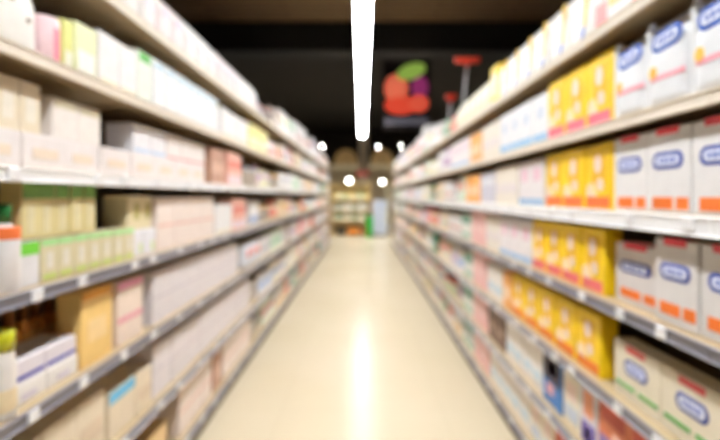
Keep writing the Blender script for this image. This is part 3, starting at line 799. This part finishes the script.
pic('picture_grapes', [ellipse(w_ * 0.28, H * 0.6, w_ * 0.36, H * 0.34)], 0.003, srgb(150, 50, 110))
pic('picture_caption', [rect(-w_ * 0.46, w_ * 0.46, H * 0.05, H * 0.15)], 0.003, srgb(90, 90, 100))
for s in (-1, 1):
    link('wire', box_me('wire', (s * w_ * 0.4 - 0.004, s * w_ * 0.4 + 0.004, 0.01, 0.02, H, 5.3 - hb), mat((0.02, 0.02, 0.02), 0.5)), t)
tag(t, 'hanging picture of red fruit, green leaf and purple grapes on black board', 'sign')

# ------------------------------------------------------------------ end of the aisle
wood = mat(srgb(206, 176, 120), 0.5, scale=6)
EY = 19.0
def ex(px): return (px - VPX) / F * EY
def ez(py): return EYE - (py - 196) / F * EY
t = link('produce_stand', None, None, (0, EY, 0))
x0, x1 = ex(329), ex(371)
for sx in (x0, x1 - 0.04):
    link('side_panel', box_me('side_panel', (sx, sx + 0.04, 0, 0.6, 0, 2.1), wood, 0.004), t)
link('back_board', box_me('back_board', (x0 + 0.04, x1 - 0.04, 0.56, 0.6, 0.0, 2.1), mat(srgb(216, 196, 140), 0.6), 0.002), t)
for h in (0.08, 0.62, 1.02, 1.45, 2.06):
    link('shelf', box_me('shelf', (x0 + 0.04, x1 - 0.04, 0.0, 0.56, h - 0.03, h), wood, 0.004), t)
tag(t, 'wooden produce stand across the far end of the aisle', 'display stand')
def crate(x, y, zb, w, h, d, c, label, cat='crate'):
    t = link('produce_crate', None, None, (x, y, zb))
    bm = bmesh.new()
    add_box(bm, -w / 2, w / 2, 0, d, 0, 0.015)
    for a in ((-w / 2, w / 2, 0, 0.015), (-w / 2, w / 2, d - 0.015, d)): add_box(bm, *a, 0.0, h * 0.6)
    for a in ((-w / 2, -w / 2 + 0.015, 0, d), (w / 2 - 0.015, w / 2, 0, d)): add_box(bm, *a, 0.0, h * 0.6)
    link('crate_frame', finish(bm, 'crate', [mat(c, 0.5)]), t)
    tag(t, label, cat)
    return t
def fruit_heap(x, y, zb, w, d, c, r, cat, name, desc):
    q = 0
    for i in range(int(w / (2 * r))):
        for j in range(1):
            bm = bmesh.new(); bmesh.ops.create_icosphere(bm, subdivisions=2, radius=r)
            for v in bm.verts: v.co.z *= 0.88
            o = link(name, finish(bm, name, [mat(c, 0.45)], True), None, (x - w / 2 + r + i * 2 * r, y + r + 0.02 + j * 2 * r, zb + r * 0.88))
            tag(o, f'{BAYORD[q]} {desc}', cat, desc); q += 1
crate(ex(341), EY + 0.02, 0.082, 0.36, 0.4, 0.4, srgb(20, 18, 16), 'black crate low on the produce stand, left')
crate(ex(353), EY + 0.02, 0.082, 0.42, 0.34, 0.4, srgb(240, 140, 30), 'orange crate low on the produce stand beside black crate')
fruit_heap(ex(353), EY + 0.08, 0.099, 0.36, 0.3, srgb(240, 150, 40), 0.09, 'squash', 'squash', 'orange squash in the orange crate')
crate(ex(364), EY + 0.02, 0.082, 0.24, 0.26, 0.35, srgb(200, 70, 40), 'red crate low on the produce stand beside green bin')
# goods on the stand's upper shelves
for h, cols in ((0.62, [srgb(230, 222, 190), srgb(120, 150, 90), srgb(236, 226, 200)]), (1.02, [srgb(220, 215, 200), srgb(140, 150, 110), srgb(240, 235, 225)]), (1.45, [srgb(240, 215, 130), srgb(244, 228, 170), srgb(190, 205, 140)])):
    xx = x0 + 0.1; q = 0
    while xx < x1 - 0.25:
        c = cols[q % 3]
        bm = bmesh.new(); hh = 0.2 + 0.1 * (q % 2); add_box(bm, -0.09, 0.09, 0, 0.2, 0, hh, 0, 0.01)
        add_prism(bm, rect(-0.07, 0.07, 0.05, hh * 0.5), -T, 0.002, 1)
        o = link('packet', finish(bm, 'packet', [mat(c, 0.5), mat(srgb(235, 230, 215), 0.5)]), None, (xx + 0.1, EY + 0.1, h + 0.001))
        lv = {0.62: 'lower', 1.02: 'middle', 1.45: 'upper'}[h]
        tag(o, f'{BAYORD[q]} packet from the left on the produce stand, {lv} shelf', 'packet', 'packets on the produce stand')
        xx += 0.21; q += 1
# green bin
t = link('green_bin', None, None, (ex(369), EY - 0.35, 0))
bm = bmesh.new(); add_lathe(bm, [(0.11, 0), (0.13, 0.02), (0.14, 0.72), (0.15, 0.74)], n=20)
link('bin_body', finish(bm, 'bin', [mat(srgb(30, 170, 50), 0.4)]), t)
bm = bmesh.new(); add_lathe(bm, [(0.155, 0.74), (0.155, 0.78), (0.1, 0.84), (0.03, 0.86)], n=20)
link('lid', finish(bm, 'lid', [mat(srgb(20, 140, 40), 0.4)]), t)
tag(t, 'bright green bin standing left of the white cooler at the aisle end', 'bin')
# white upright cooler
t = link('upright_cooler', None, None, (ex(380), EY, 0))
link('cabinet', box_me('cabinet', (-0.28, 0.28, 0, 0.55, 0.06, 1.42), mat(srgb(196, 200, 212), 0.4), 0.02, 2), t)
link('door', box_me('door', (-0.265, 0.265, -0.03, -0.002, 0.1, 1.4), mat(srgb(186, 192, 208), 0.3), 0.01, 2), t)
link('door_handle', box_me('door_handle', (0.2, 0.225, -0.06, -0.03, 0.6, 1.0), mat(srgb(235, 232, 200), 0.3), 0.004), t)
link('plinth', box_me('plinth', (-0.26, 0.26, 0.02, 0.53, 0, 0.06), mat(srgb(80, 80, 85), 0.5)), t)
tag(t, 'pale blue-white upright cooler at the far end of the aisle', 'cooler')
# shelf right of it with yellow goods
t = link('side_rack', None, None, (ex(393), EY + 0.1, 0))
for h in (0.1, 0.6, 1.1, 1.6, 2.1): link('shelf', box_me('shelf', (-0.2, 0.35, 0, 0.45, h - 0.03, h), wood, 0.004), t)
for sx in (-0.23, 0.35): link('side_panel', box_me('side_panel', (sx, sx + 0.03, 0, 0.45, 0, 2.15), mat(srgb(232, 226, 190), 0.5), 0.004), t)
tag(t, 'narrow cream rack right of the white cooler at the aisle end', 'rack')
# wooden canopies, centre pillar, red sign behind
def canopy(px0, px1, y, label):
    xa, xb = (px0 - VPX) / F * y, (px1 - VPX) / F * y
    t = link('wooden_canopy', None, None, ((xa + xb) / 2, y, 2.6)); W = (xb - xa) / 2
    pts = [(W * math.cos(PI * k / 16), 0.55 + 0.7 * math.sin(PI * k / 16)) for k in range(17)]
    bm = bmesh.new(); add_prism(bm, pts + [(-W, 0.3), (W, 0.3)], 0, 0.8)
    link('hood', finish(bm, 'hood', [mat(srgb(196, 160, 104), 0.6, scale=4)]), t)
    link('fascia', box_me('fascia', (-W - 0.03, W + 0.03, -0.03, -0.002, 0.26, 0.5), mat(srgb(226, 210, 170), 0.6), 0.01), t)
    for sx in (-W + 0.03, W - 0.07):
        link('post', box_me('post', (sx, sx + 0.05, 0.05, 0.1, -2.6, 0.3), mat(srgb(190, 160, 110), 0.6)), t)
    tag(t, label, 'canopy')
canopy(334, 358, 23.0, 'left rounded wooden canopy at the back of the store')
canopy(370, 394, 23.0, 'right rounded wooden canopy at the back of the store')
struct('trim_2', box_me('pillar', (-0.14, 0.3, 24.0, 24.4, 0, 5.3), mat(srgb(214, 196, 170), 0.6), 0.01), (0, 0, 0))
t = link('red_banner', None, None, (0.02, 22.6, 2.55))
link('banner_board', box_me('banner', (-0.3, 0.3, 0, 0.03, 0, 0.22), mat(srgb(200, 60, 50), 0.5), 0.005), t)
for s in (-0.25, 0.25): link('wire', box_me('wire', (s - 0.004, s + 0.004, 0.01, 0.02, 0.22, 5.3 - 2.55), mat((0.02, 0.02, 0.02), 0.5)), t)
tag(t, 'small red banner hanging below the end of the strip light', 'sign')
